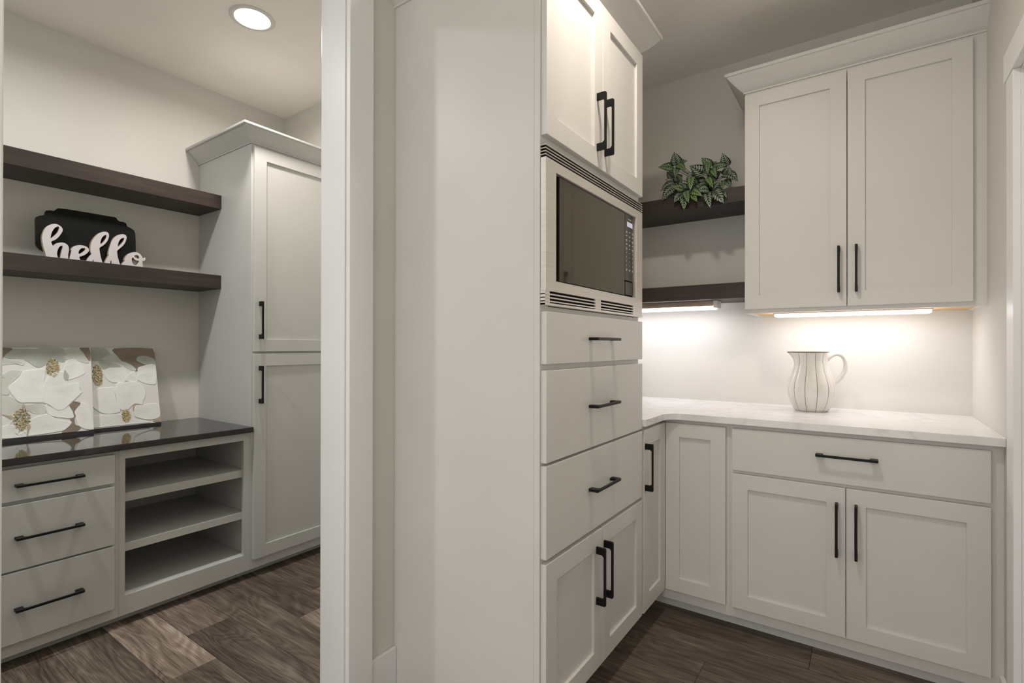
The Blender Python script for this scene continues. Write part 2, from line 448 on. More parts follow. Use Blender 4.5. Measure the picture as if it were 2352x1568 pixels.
PETALS1 = [["green",[[-0.319,0.45],[-0.2928,0.4526],[-0.2583,0.3736],[-0.2226,0.3575],[-0.1836,0.3485],[-0.1694,0.2468],[-0.2113,0.2418],[-0.2232,0.269],[-0.2539,0.3089],[-0.2891,0.247],[-0.3196,0.2632]]],["sage",[[-0.3108,0.8946],[-0.3026,0.9348],[-0.2789,0.9949],[-0.1863,0.9943],[-0.2016,0.9572],[-0.2216,0.9158],[-0.2389,0.8667],[-0.2677,0.8722],[-0.2982,0.8697]]],["sage",[[-0.2413,0.8709],[-0.2141,0.9407],[-0.1863,0.9943],[-0.1166,0.9938],[-0.0985,0.9465],[-0.0909,0.9027],[-0.0995,0.8421],[-0.1129,0.8343],[-0.1417,0.8274],[-0.1726,0.7956],[-0.1829,0.7712],[-0.2027,0.7853],[-0.227,0.8328]]],["green",[[-0.1036,0.9641],[-0.071,0.9945],[-0.0491,0.9899],[-0.0304,0.9272],[-0.017,0.8731],[-0.0077,0.8279],[-0.0591,0.8398],[-0.0861,0.8501],[-0.0992,0.8769],[-0.0908,0.907]]],["white",[[-0.1084,0.7478],[-0.0995,0.8421],[-0.0725,0.8537],[-0.0508,0.8393],[-0.0348,0.7942],[-0.0286,0.7318],[-0.0319,0.6881],[-0.0587,0.63],[-0.0939,0.6087],[-0.092,0.6686],[-0.106,0.7217]]],["green",[[-0.328,0.8552],[-0.2935,0.8613],[-0.244,0.8257],[-0.2441,0.801],[-0.268,0.8068],[-0.3282,0.7929]]],["green",[[-0.3308,0.6724],[-0.3183,0.6907],[-0.2987,0.7326],[-0.2729,0.7543],[-0.2494,0.7112],[-0.2663,0.6644],[-0.2877,0.5709],[-0.295,0.4767],[-0.3088,0.4621],[-0.3313,0.4837]]],["white",[[-0.3364,0.2524],[-0.3185,0.2551],[-0.2937,0.2405],[-0.2847,0.2067],[-0.2964,0.1324],[-0.3201,0.1016],[-0.3368,0.0994]]],["white",[[-0.2555,0.0175],[-0.2361,0.1133],[-0.2189,0.1877],[-0.172,0.2393],[-0.1322,0.1626],[-0.0805,0.1225],[-0.0917,0.0675],[-0.1209,0.0028],[-0.208,0.0087]]],["white",[[-0.337,0.0122],[-0.32,0.1399],[-0.2895,0.1458],[-0.2644,0.0831],[-0.2671,0.0216],[-0.2389,0.0353],[-0.2391,0.0078]]],["white",[[-0.0461,0.3169],[-0.0629,0.2697],[-0.0688,0.2203],[-0.0646,0.1178],[-0.052,0.0465],[-0.0046,0.0057],[-0.0104,0.3]]],["white",[[-0.1682,0.2383],[-0.1724,0.3377],[-0.1513,0.308],[-0.1079,0.2724],[-0.0893,0.2931],[-0.0766,0.2392],[-0.0772,0.1804],[-0.0908,0.1548],[-0.1117,0.1525],[-0.1372,0.1805]]],["white",[[-0.2948,0.5322],[-0.2853,0.6025],[-0.2663,0.6644],[-0.2445,0.7271],[-0.2079,0.7525],[-0.1806,0.7374],[-0.1684,0.6858],[-0.174,0.6195],[-0.1799,0.5041],[-0.1797,0.3722],[-0.1885,0.3537],[-0.2226,0.3615],[-0.2582,0.3856],[-0.2837,0.4428]]],["white",[[-0.1824,0.5045],[-0.1794,0.5703],[-0.1688,0.6356],[-0.1531,0.6925],[-0.1114,0.7137],[-0.0939,0.6087],[-0.0864,0.5647],[-0.0594,0.5693],[-0.0464,0.5153],[-0.0429,0.4627],[-0.0502,0.4295],[-0.0782,0.3328],[-0.0973,0.2866],[-0.1106,0.2664],[-0.1363,0.2795],[-0.1613,0.3187],[-0.1759,0.3714]]],["brown",[[-0.0727,0.3528],[-0.0474,0.3215],[-0.0628,0.2782],[-0.07,0.2291],[-0.0666,0.1774],[-0.0722,0.1537],[-0.0651,0.0759],[-0.052,0.0465],[-0.0659,0.0074],[-0.1209,0.0028],[-0.0917,0.0675],[-0.0805,0.1225],[-0.0882,0.1499],[-0.0774,0.1636],[-0.0739,0.2386],[-0.088,0.2927],[-0.0782,0.3328]]],["brown",[[-0.3299,0.9936],[-0.2813,0.9932],[-0.3025,0.9388],[-0.3119,0.8946],[-0.3154,0.8706],[-0.3303,0.8673]]],["brown",[[-0.0435,0.9898],[-0.0056,0.9914],[-0.0047,0.8412],[-0.0156,0.8731],[-0.0275,0.936]]],["beige",[[-0.3185,0.2629],[-0.3005,0.2541],[-0.2822,0.2412],[-0.2893,0.2002],[-0.3028,0.2314]]],["beige",[[-0.2349,0.1208],[-0.2253,0.1178],[-0.2316,0.0644],[-0.2355,0.0105],[-0.2395,0.0119],[-0.2383,0.0666]]],["beige",[[-0.2513,0.3561],[-0.2454,0.3507],[-0.2434,0.2823],[-0.2493,0.2838]]],["sage",[[-0.1059,0.7303],[-0.0943,0.7033],[-0.0913,0.6599],[-0.0939,0.613],[-0.1028,0.6441]]]]
PETALS2 = [["sage",[[-0.2926,0.9903],[-0.2225,0.9917],[-0.2058,0.9434],[-0.2007,0.9062],[-0.2385,0.8343],[-0.2958,0.8555]]],["brown",[[-0.1786,0.9905],[-0.0029,0.9892],[-0.0051,0.7622],[-0.0882,0.6826],[-0.1043,0.6842],[-0.1478,0.8197],[-0.1705,0.8958]]],["sage",[[-0.2423,0.798],[-0.2295,0.8383],[-0.1677,0.7743],[-0.1685,0.7464],[-0.2114,0.7316],[-0.2327,0.7153]]],["green",[[-0.2353,0.8432],[-0.1882,0.9197],[-0.171,0.8771],[-0.1619,0.872],[-0.1478,0.8197],[-0.1203,0.7897],[-0.0924,0.7068],[-0.1044,0.6795],[-0.1378,0.7298],[-0.1676,0.7789],[-0.2296,0.8338]]],["sage",[[-0.0815,0.8541],[-0.066,0.8775],[-0.0359,0.886],[-0.0036,0.8405],[-0.0035,0.7601],[-0.0465,0.7604],[-0.0783,0.7964]]],["beige",[[-0.0826,0.228],[-0.1131,0.2817],[-0.1192,0.1811],[-0.1043,0.1494],[-0.0741,0.1883]]],["white",[[-0.0891,0.6541],[-0.0836,0.7298],[-0.0694,0.767],[-0.0044,0.7426],[-0.0032,0.5182],[-0.0346,0.5036],[-0.0671,0.5228],[-0.0879,0.5875]]],["white",[[-0.2334,0.6881],[-0.2236,0.7236],[-0.1809,0.7428],[-0.144,0.735],[-0.1281,0.6866],[-0.1355,0.5936],[-0.1549,0.5683],[-0.1741,0.5433],[-0.2072,0.5527],[-0.2237,0.6051]]],["white",[[-0.1423,0.5759],[-0.1273,0.6583],[-0.1046,0.6747],[-0.0894,0.6446],[-0.0884,0.5686],[-0.0989,0.5417],[-0.1246,0.536]]],["white",[[-0.3128,0.1609],[-0.1853,0.1436],[-0.1752,0.0683],[-0.1227,0.062],[-0.0433,0.0199],[-0.1086,0.007],[-0.2597,0.0139],[-0.3161,0.0234]]],["white",[[-0.2924,0.4189],[-0.2563,0.4835],[-0.2175,0.5042],[-0.1878,0.4902],[-0.1933,0.3998],[-0.1823,0.2517],[-0.1747,0.1952],[-0.197,0.1558],[-0.2411,0.1721],[-0.2688,0.2193],[-0.2843,0.2848],[-0.2945,0.3312]]],["white",[[-0.1886,0.4629],[-0.1744,0.5341],[-0.149,0.5582],[-0.0986,0.5511],[-0.0687,0.4707],[-0.0635,0.3748],[-0.0745,0.2825],[-0.0823,0.2373],[-0.1165,0.2732],[-0.1505,0.1799],[-0.1803,0.2148],[-0.1913,0.363]]],["white",[[-0.1087,0.2156],[-0.0823,0.2373],[-0.0665,0.2241],[-0.0048,0.2286],[-0.0017,0.084],[-0.0427,0.0386],[-0.1065,0.0758],[-0.1208,0.126]]],["beige",[[-0.0007,0.0741],[-0.0224,0.0516],[-0.0368,0.018],[-0.0015,0.0094]]]]
STAMEN1 = [[[-0.1448,0.7595],0.045,0.115],[[-0.2545,0.198],0.055,0.12]]
STAMEN2 = [[[-0.2577,0.6545],0.042,0.13],[[-0.1536,0.1258],0.037,0.08]]
LEAVES = [[[-0.8348,2.73,2.1784],[-0.8381,2.7,2.2444],0.0268,0],[[-0.8443,2.72,2.1648],[-0.9213,2.69,2.1804],0.0244,0.5],[[-0.8224,2.71,2.1776],[-0.7713,2.67,2.1297],0.0183,1],[[-0.8262,2.71,2.1658],[-0.8207,2.66,2.0958],0.0183,0.5],[[-0.8172,2.73,2.1875],[-0.7719,2.71,2.1872],0.0134,0],[[-0.6836,2.72,2.0912],[-0.7582,2.7,2.1579],0.0317,0],[[-0.6602,2.72,2.128],[-0.6974,2.7,2.1857],0.0232,0.5],[[-0.6623,2.7,2.1517],[-0.6582,2.66,2.0817],0.0151,0.8],[[-0.5867,2.74,2.1239],[-0.595,2.7,2.1854],0.0232,0],[[-0.6498,2.72,2.1259],[-0.5737,2.7,2.1239],0.0195,0.4],[[-0.6485,2.71,2.1228],[-0.6186,2.67,2.0615],0.0183,0.6],[[-0.6002,2.75,2.0932],[-0.5249,2.71,2.0394],0.0292,0],[[-0.6545,2.74,2.1449],[-0.6279,2.72,2.1578],0.011,0],[[-0.8411,2.71,2.0781],[-0.9028,2.67,2.0435],0.0256,0],[[-0.8268,2.68,2.0477],[-0.8792,2.63,1.9798],0.028,0],[[-0.7768,2.66,2.0264],[-0.8229,2.62,2.0377],0.0195,0.6],[[-0.7816,2.66,2.0076],[-0.8124,2.61,1.9544],0.0268,0],[[-0.7691,2.65,2.0005],[-0.7581,2.6,1.9038],0.0232,0.2],[[-0.7619,2.65,2.0115],[-0.7358,2.6,1.9361],0.0183,0.7],[[-0.7429,2.65,2.0057],[-0.6942,2.6,1.9365],0.0195,0.8],[[-0.7358,2.65,2.0069],[-0.6718,2.61,1.9622],0.0195,0.8],[[-0.7414,2.67,2.0884],[-0.7321,2.62,2.0023],0.0195,0.8],[[-0.6502,2.66,1.9993],[-0.7042,2.62,1.9939],0.0268,0.2],[[-0.6643,2.68,2.0717],[-0.626,2.63,2.0015],0.0158,0.9],[[-0.646,2.69,2.011],[-0.5939,2.66,2.0388],0.0232,0.1],[[-0.6297,2.66,1.991],[-0.5696,2.61,1.9105],0.0305,0],[[-0.6591,2.65,1.9888],[-0.631,2.6,1.8948],0.0207,0],[[-0.5894,2.67,1.9912],[-0.5609,2.63,1.9392],0.0122,0.6],[[-0.7362,2.73,2.094],[-0.7719,2.71,2.1276],0.0171,0],[[-0.8587,2.75,2.1251],[-0.8882,2.73,2.1585],0.0195,0],[[-0.8398,2.73,2.0882],[-0.886,2.7,2.109],0.0134,0],[[-0.8302,2.74,2.0815],[-0.8043,2.72,2.1142],0.0207,0],[[-0.6742,2.72,2.0455],[-0.7041,2.69,2.0698],0.0219,0],[[-0.5958,2.74,2.0631],[-0.558,2.71,2.0136],0.0207,0],[[-0.6532,2.72,2.0199],[-0.6324,2.7,2.0639],0.0207,0],[[-0.7338,2.73,2.0564],[-0.738,2.71,2.0963],0.0183,0.5],[[-0.6692,2.7,2.0321],[-0.7009,2.66,2.0371],0.0207,0.1],[[-0.5983,2.71,2.0411],[-0.5916,2.68,1.9988],0.0134,0.7],[[-0.7894,2.72,2.0389],[-0.8131,2.7,2.0779],0.0219,0],[[-0.7365,2.74,2.0396],[-0.7698,2.72,2.0728],0.0232,0],[[-0.8531,2.7,2.0651],[-0.806,2.66,2.0192],0.0195,0],[[-0.7102,2.75,2.0227],[-0.7338,2.73,2.0762],0.0219,0]]

# ------------------------------------------------------------------ key planes (metres)
XD, XD2 = -1.377, -1.490          # wall between the two pantries
XL, YLE, YLN = -3.2208, 1.9217, -0.80
XR, YB, YN = 0.3733, 2.931, -1.15
XF = -0.7705                      # face frame of the microwave tower
YF = 2.3123                       # face frame of the base run
YU = 2.6048                       # face frame of the wall cabinet
XLF = -2.6350                     # face frame of the grey cabinets
GAP = 0.0015

# ------------------------------------------------------------------ floor, planks
fl = MB().box(XL - 0.15, XR + 1.0, YN - 0.8, YB + 0.12, -0.06, -0.0062)
floor = structure(fl.build('floor', MSUB), 'grey brown wood-look plank floor')
PW, PL = 0.178, 1.22
row_joint = {-1: -2.37, 0: -1.72, 1: -2.07, 2: -2.33, 3: -1.55, 4: -2.077, 5: -2.256, 6: -1.60, 7: -0.51, 8: -1.25, 9: -1.40}
tone = {(-1, 0): 0.85, (0, 0): 0.80, (1, 0): 1.75, (1, 1): 0.80, (2, 0): 1.15, (2, 1): 0.72, (3, 0): 0.82, (4, 0): 0.85, (4, 1): 1.45,
        (5, 0): 0.80, (5, 1): 1.5, (6, 0): 0.75, (7, 1): 0.85, (7, 2): 0.95, (8, 1): 0.75, (8, 2): 0.8, (6, 1): 1.05}
plank_meshes = {}
def plank(x0, x1, y0, y1, col):
    key = (round(x1 - x0, 3), round(y1 - y0, 3))
    if key not in plank_meshes:
        w, d = x1 - x0, y1 - y0
        m = MB(); c = 0.0008; g = 0.0006
        top = [(g + c, g + c, 0), (w - g - c, g + c, 0), (w - g - c, d - g - c, 0), (g + c, d - g - c, 0)]
        mid = [(g, g, -c), (w - g, g, -c), (w - g, d - g, -c), (g, d - g, -c)]
        bot = [(p[0], p[1], -0.0062) for p in mid]
        m.add(top + mid + bot, [(0, 1, 2, 3)] + [(i, 4 + i, 4 + (i + 1) % 4, (i + 1) % 4) for i in range(4)] + [(4 + i, 8 + i, 8 + (i + 1) % 4, 4 + (i + 1) % 4) for i in range(4)])
        o = m.build('plank', MPLANK, floor)
        plank_meshes[key] = o.data
        o.location = (x0, y0, 0)
    else:
        o = bpy.data.objects.new('plank', plank_meshes[key]); COL.objects.link(o); o.parent = floor; o.location = (x0, y0, 0)
    o.color = (col[0], col[1], col[2], 1)
    return o
for k in range(-9, 11):
    y0 = 0.606 + PW * k
    y1 = y0 + PW
    if y1 < YN or y0 > 2.42:
        continue
    j = row_joint.get(k, -2.4 + ((k * 0.437) % 1.0) * 1.2)
    while j > -2.75:
        j -= PL
    x = j; idx = -1
    while x < XR:
        xa, xb = max(x, -2.76), min(x + PL, XR + 0.10)
        if xb - xa > 0.02:
            if xb > -2.62:
                idx += 1
            t = tone.get((k, max(idx, 0)), 0.72 + 0.5 * random.random())
            w = 0.5 + 0.5 * random.random()
            plank(xa, xb, y0, y1, (t * 1.02, t * (0.985 + 0.02 * w), t * (0.95 + 0.05 * w)))
        x += PL

# ------------------------------------------------------------------ ceiling and walls
structure(MB().box(XL - 0.12, XR + 0.11, YN - 0.12, YB + 0.12, CEIL, CEIL + 0.1).build('ceiling', MCEIL), 'flat off white painted ceiling')
structure(MB().box(XD2, XR + 0.11, YB, YB + 0.1, 0, CEIL).build('wall_back', MW), 'greige painted wall behind the counter')
HEAD = 2.40
wm = MB().box(XD2, XD, YN, 0.222, 0, CEIL).box(XD2, XD, 1.047, YB, 0, CEIL).box(XD2, XD, 0.222, 1.047, HEAD + 0.019, CEIL)
structure(wm.build('wall_middle', MW), 'greige wall with the cased opening between both pantries')
DH = 2.030
DY0, DY1 = 1.262, 2.078
wr = MB().box(XR, XR + 0.11, DY1 + 0.016, YB, 0, CEIL).box(XR, XR + 0.11, YN, DY0 - 0.016, 0, CEIL).box(XR, XR + 0.11, DY0 - 0.016, DY1 + 0.016, DH + 0.016, CEIL)
structure(wr.build('wall_right', MW), 'greige wall with white door casing')
structure(MB().box(XL - 0.1, XL, YLN - 0.1, YLE + 0.1, 0, CEIL).build('wall_left', MW), 'greige wall behind the dark floating shelves')
structure(MB().box(XL, XD2, YLE, YLE + 0.1, 0, CEIL).build('wall_end', MW), 'greige end wall behind the tall grey cabinet')
structure(MB().box(XL, XD2, YLN - 0.1, YLN, 0, CEIL).build('wall_near_left', MW), 'greige end wall of the grey pantry')
# no wall behind the camera: left open so even world light fills the pantry

# cased opening: jambs + casings
tm = MB()
tm.box(XD2, XD, 0.222, 0.241, 0, HEAD + 0.019).box(XD2, XD, 1.0285, 1.047, 0, HEAD + 0.019).box(XD2, XD, 0.241, 1.0285, HEAD, HEAD + 0.019)
structure(tm.build('trim_1', MTRIM, None, 0.001, 1), 'white jamb lining of the cased opening')
for i, (xa, xb) in enumerate([(XD, XD + 0.020), (XD2 - 0.020, XD2)]):
    c = MB()
    c.box(xa, xb, 0.146, 0.236, 0, HEAD + 0.005).box(xa, xb, 1.0335, 1.128, 0, HEAD + 0.005).box(xa, xb, 0.126, 1.148, HEAD + 0.005, HEAD + 0.105)
    structure(c.build('trim_%d' % (i + 2), MTRIM, None, 0.0015, 2), 'flat white casing around the cased opening')
# door in the right wall
d = MB()
d.box(XR, XR + 0.11, DY1, DY1 + 0.016, 0, DH + 0.016).box(XR, XR + 0.11, DY0 - 0.016, DY0, 0, DH + 0.016).box(XR, XR + 0.11, DY0, DY1, DH, DH + 0.016)
d.box(XR + 0.036, XR + 0.070, DY1 - 0.011, DY1, 0, DH).box(XR + 0.036, XR + 0.070, DY0, DY0 + 0.011, 0, DH).box(XR + 0.036, XR + 0.070, DY0, DY1, DH - 0.011, DH)
structure(d.build('trim_4', MTRIM, None, 0.001, 1), 'white door jamb with stop in the right wall')
c = MB()
c.box(XR - 0.018, XR, DY1 + 0.005, DY1 + 0.092, 0, DH + 0.007).box(XR - 0.018, XR, DY0 - 0.092, DY0 - 0.005, 0, DH + 0.007).box(XR - 0.021, XR, DY0 - 0.112, DY1 + 0.113, DH + 0.007, DH + 0.094)
structure(c.build('trim_5', MTRIM, None, 0.0015, 2), 'flat white door casing with wider head board')
# the door in the right wall is shut: its jamb takes no light from outside
th_ = 0.0; hx, hy = XR + 0.0715, DY0 + 0.003
ex, ey = (math.sin(th_), math.cos(th_)); nx_, ny_ = (math.cos(th_), -math.sin(th_))
Mleaf = lambda u, n, z: (hx + ex * u + nx_ * n, hy + ey * u + ny_ * n, z)
WL = DY1 - DY0 - 0.006
lf = MB().ring(Mleaf, (0.0, WL, 0.010, DH - 0.004), (0.115, WL - 0.115, 0.24, DH - 0.12), 0, 0.035)
lf.boxm(Mleaf, 0.115, WL - 0.115, 0.001, 0.034, 0.95, 1.07).boxm(Mleaf, 0.112, WL - 0.112, 0.012, 0.023, 0.237, DH - 0.117)
structure(lf.build('door_1', MTRIM, None, 0.002, 2), 'white two panel door in the right wall')
# baseboards
def baseboard(name, x0, x1, y0, y1, h=0.151):
    structure(MB().box(x0, x1, y0, y1, 0, h).build(name, MTRIM, None, 0.004, 3), 'plain white baseboard')
baseboard('baseboard_middle', XD, XD + 0.014, 1.128, 1.241)
baseboard('baseboard_right', XR - 0.014, XR, DY1 + 0.092, YF - 0.001, 0.125)
baseboard('baseboard_near', XD, XD + 0.014, YN, 0.146)
baseboard('baseboard_left', XD2 - 0.014, XD2, 1.128, YLE)

# ------------------------------------------------------------------ recessed downlights
DL_LABEL = ['lit round recessed ceiling light above the tall grey cabinet', 'lit round recessed ceiling light on the near side of the grey pantry',
            'lit round recessed ceiling light in front of the white microwave tower']
for i, (lx, ly, lp, lc) in enumerate(DOWNLIGHTS):
    t = thing('recessed_light' if i == 0 else 'recessed_light_offscreen', (lx, ly, CEIL), DL_LABEL[i], 'ceiling light', 'recessed ceiling lights')
    m = MB(); S = 40
    prof = [(0.098, 0.0), (0.097, -0.003), (0.090, -0.0055), (0.078, -0.006), (0.0745, -0.004), (0.0735, 0.0)]
    m.grid([[(lx + r * math.cos(2 * math.pi * k / S), ly + r * math.sin(2 * math.pi * k / S), CEIL + z) for k in range(S)] for r, z in prof], 0, True, True)
    m.build('trim_ring', MFIX, t)
    m = MB()
    m.grid([[(lx + r * math.cos(2 * math.pi * k / S), ly + r * math.sin(2 * math.pi * k / S), CEIL + z) for k in range(S)] for r, z in [(0.0738, -0.0015), (0.05, -0.0025), (0.002, -0.003)]], 0, True, True)
    m.build('lens' if i == 0 else 'lens_offscreen', MLENSL, t)

# ------------------------------------------------------------------ floating shelves
def shelf(x0, x1, y0, y1, z0, z1, axis, label, group):
    o = MB().box(x0, x1, y0, y1, z0, z1).build('floating_shelf', MWOOD, None, 0.0015, 2, grain=axis)
    return tag(o, label, 'shelf', group)
YSE = -0.26
shelf(XL, -2.9519, YSE, 1.3898, 1.9738, 2.0498, 'y', 'upper dark wood floating shelf above the hello sign, ending at tall grey cabinet', 'dark floating shelves')
shelf(XL, -2.9519, YSE, 1.3898, 1.5286, 1.6036, 'y', 'dark wood floating shelf with the hello sign standing on it', 'dark floating shelves')
shelf(XD, -0.4708, 2.6458, YB, 1.9159, 1.9888, 'x', 'dark wood floating shelf with the leafy plant on it', 'dark floating shelves')
shelf(XD, -0.4708, 2.6458, YB, 1.4478, 1.5239, 'x', 'empty dark wood floating shelf under the plant shelf, light fixture below it', 'dark floating shelves')

# ------------------------------------------------------------------ grey pantry: base cabinets
ML = facing_x(XLF)
LB, LT = 0.0456, 0.7644
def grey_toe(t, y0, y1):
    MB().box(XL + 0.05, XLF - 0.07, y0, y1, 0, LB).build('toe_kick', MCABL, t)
# drawers
t = thing('drawer_cabinet', (XL + 0.3, 0.592, 0), 'grey base cabinet with three flat drawers and long black pulls', 'cabinet')
grey_toe(t, 0.362, 0.822)
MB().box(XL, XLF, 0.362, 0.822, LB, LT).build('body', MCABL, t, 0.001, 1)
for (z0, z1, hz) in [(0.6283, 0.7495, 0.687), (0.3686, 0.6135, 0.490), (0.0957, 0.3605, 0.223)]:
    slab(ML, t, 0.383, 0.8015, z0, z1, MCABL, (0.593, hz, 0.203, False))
# open shelf cabinet
def open_cabinet(y0, y1, label, mirror=False):
    t = thing('open_shelf_cabinet', (XL + 0.3, (y0 + y1) / 2, 0), label, 'cabinet', 'grey open shelf cabinets')
    grey_toe(t, y0, y1)
    b = MB()
    b.box(XL, XLF - 0.019, y0, y0 + 0.018, LB, LT).box(XL, XLF - 0.019, y1 - 0.018, y1, LB, LT)
    b.box(XL, XL + 0.012, y0 + 0.018, y1 - 0.018, LB, LT).box(XL + 0.012, XLF - 0.019, y0 + 0.018, y1 - 0.018, LB + 0.06, 0.130).box(XL + 0.012, XLF - 0.019, y0 + 0.018, y1 - 0.018, LT - 0.018, LT)
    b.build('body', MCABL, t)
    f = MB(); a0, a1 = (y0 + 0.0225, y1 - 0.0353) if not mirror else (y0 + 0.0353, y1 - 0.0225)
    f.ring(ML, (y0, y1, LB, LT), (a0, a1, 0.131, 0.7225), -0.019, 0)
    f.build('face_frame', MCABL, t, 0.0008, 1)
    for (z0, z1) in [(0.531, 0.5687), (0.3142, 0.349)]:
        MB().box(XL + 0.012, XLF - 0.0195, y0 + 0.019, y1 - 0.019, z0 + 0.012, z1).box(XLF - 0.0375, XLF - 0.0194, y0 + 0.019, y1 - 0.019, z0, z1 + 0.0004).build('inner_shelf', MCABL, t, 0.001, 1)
    return t
open_cabinet(0.822, 1.3898, 'grey open cabinet with two shelves beside the tall grey cabinet')
open_cabinet(-0.206, 0.362, 'grey open cabinet with two shelves on the other side of the drawers', True)
# granite worktop
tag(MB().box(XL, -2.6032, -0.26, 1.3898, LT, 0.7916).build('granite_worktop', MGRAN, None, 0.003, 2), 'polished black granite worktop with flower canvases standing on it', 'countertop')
# tall pantry cabinet
t = thing('tall_pantry_cabinet', (XL + 0.3, 1.65, 0), 'tall grey cabinet with two stacked doors and crown moulding', 'cabinet')
PE = YLE - 0.022
grey_toe(t, 1.3898, PE)
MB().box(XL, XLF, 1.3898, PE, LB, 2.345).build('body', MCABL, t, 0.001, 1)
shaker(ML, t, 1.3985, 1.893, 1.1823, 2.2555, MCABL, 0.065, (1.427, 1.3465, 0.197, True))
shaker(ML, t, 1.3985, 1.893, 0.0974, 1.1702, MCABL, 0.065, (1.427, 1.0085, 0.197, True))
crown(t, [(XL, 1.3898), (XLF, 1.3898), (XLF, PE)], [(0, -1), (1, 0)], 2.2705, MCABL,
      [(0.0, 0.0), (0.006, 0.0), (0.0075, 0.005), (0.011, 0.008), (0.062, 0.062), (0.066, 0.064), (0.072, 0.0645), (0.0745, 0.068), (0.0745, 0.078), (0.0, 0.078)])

# ------------------------------------------------------------------ microwave tower
TY0, TY1 = 1.241, 2.006
t = thing('microwave_tower_cabinet', (-1.07, 1.62, 0), 'tall white cabinet tower with drawers, doors and built-in microwave opening', 'cabinet')
MT = facing_x(XF)
TB, TT = 0.092, 2.490
b = MB()
xs = XF - 0.020
b.box(XD, XF - 0.075, TY0, TY0 + 0.019, 0, TB + 0.001).box(XD, xs, TY0, TY0 + 0.019, TB, TT).box(XD, xs, TY1 - 0.019, TY1, TB, TT).box(XD, XD + 0.012, TY0 + 0.019, TY1 - 0.019, TB, TT)
for (z0, z1) in [(TB + 0.01, TB + 0.03), (1.300, 1.320), (1.815, 1.835), (TT - 0.02, TT)]:
    b.box(XD + 0.012, xs, TY0 + 0.019, TY1 - 0.019, z0, z1)
b.build('body', MCAB, t, 0.001, 1)
f = MB()
f.boxm(MT, TY0, TY0 + 0.045, -0.0195, 0, TB, TT).boxm(MT, TY1 - 0.045, TY1, -0.0195, 0, TB, TT)
for (z0, z1) in [(TB, 0.150), (0.565, 0.620), (0.850, 0.895), (1.125, 1.18), (1.285, 1.3285), (1.7955, 1.85), (2.36, TT)]:
    f.boxm(MT, TY0 + 0.045, TY1 - 0.045, -0.0195, 0, z0, z1)
f.build('face_frame', MCAB, t)
MB().box(XD, XF - 0.07, TY0 + 0.0195, TY1, 0, TB).build('toe_kick', MCAB, t)
SP = 1.6245
A0, A1 = 1.2471, 2.0045
shaker(MT, t, A0, SP - GAP, 1.8218, 2.4008, MCAB, 0.064, (1.579, 1.9738, 0.195, True))
shaker(MT, t, SP + GAP, A1, 1.8218, 2.4008, MCAB, 0.062, (1.6405, 1.9738, 0.195, True))
for (z0, z1, hz) in [(1.1601, 1.3121, 1.237), (0.8757, 1.1423, 1.014), (0.5987, 0.8671, 0.7385)]:
    slab(MT, t, A0, A1, z0, z1, MCAB, (1.6137, hz, 0.193, False))
shaker(MT, t, A0, SP - GAP, 0.115, 0.585, MCAB, 0.064, (1.578, 0.4355, 0.195, True))
shaker(MT, t, SP + GAP, A1, 0.115, 0.585, MCAB, 0.062, (1.639, 0.4385, 0.195, True))
crown(t, [(XD, TY0), (XF, TY0), (XF, TY1), (XD, TY1)], [(0, -1), (1, 0), (0, 1)], 2.413, MCAB)

# ------------------------------------------------------------------ microwave
t = thing('microwave', (-0.9, 1.62, 1.320), 'built-in stainless microwave with dark mirror glass, set in the white tower', 'microwave')
fx = facing_x(-0.7515)
Y0, Y1 = 1.2425, 2.0045
MB().box(-1.22, -0.772, 1.300, 1.945, 1.3215, 1.775).build('oven_body', MVENT, t)
m = MB()
m.ring(fx, (Y0, Y1, 1.3718, 1.7565), (1.304, 1.9375, 1.404, 1.7245), -0.0188, 0)
m.build('trim_frame', MSTEEL, t, 0.0022, 2)
MB().boxm(fx, Y0 + 0.004, Y1 - 0.004, -0.0188, -0.0075, 1.3305, 1.3718).build('vent_backing', MVENT, t)
MB().boxm(fx, Y0 + 0.004, Y1 - 0.004, -0.0188, -0.0040, 1.7565, 1.7935).build('vent_backing', MVENT, t)
for z in (1.7588, 1.7678, 1.7770, 1.7862):
    s = MB().boxm(fx, Y0, Y1, -0.0188, 0.0, z + 0.0034, z + 0.0058).build('vent_slat', MSTEEL, t, 0.0005, 1)
for z in (1.3303, 1.3405, 1.3507, 1.3610):
    s = MB().boxm(fx, Y0, Y1, -0.0188, 0.0, z, z + (0.0068 if z < 1.336 else 0.0040)).build('vent_slat', MSTEEL, t, 0.0005, 1)
for (u0, u1) in [(Y0, 1.2685), (1.569, 1.613), (1.908, Y1)]:
    MB().boxm(fx, u0, u1, -0.0186, -0.0015, 1.331, 1.3725).build('vent_divider', MSTEEL, t, 0.0005, 1)
MB().boxm(fx, 1.304, 1.9375, -0.0188, -0.016, 1.404, 1.7245).build('door_recess', MVENT, t)
g = MB().boxm(fx, 1.335, 1.8365, -0.0160, -0.0075, 1.4085, 1.7220).build('door_glass', MGLASSB, t, 0.0008, 1)
g['label'] = 'dark mirror glass door'
cp = MB().boxm(fx, 1.8425, 1.9300, -0.0160, -0.0085, 1.4670, 1.7220).build('control_panel', MPANEL, t, 0.0006, 1)
cp['label'] = 'dark control panel with pale key print'
ob_ = MB().boxm(fx, 1.8440, 1.9230, -0.0160, -0.0070, 1.4120, 1.4620).build('open_button', MPANEL, t, 0.001, 1)
MB().boxm(fx, 1.8625, 1.9165, -0.0086, -0.0080, 1.6765, 1.6950).build('display', MDISP, cp)
m = MB()
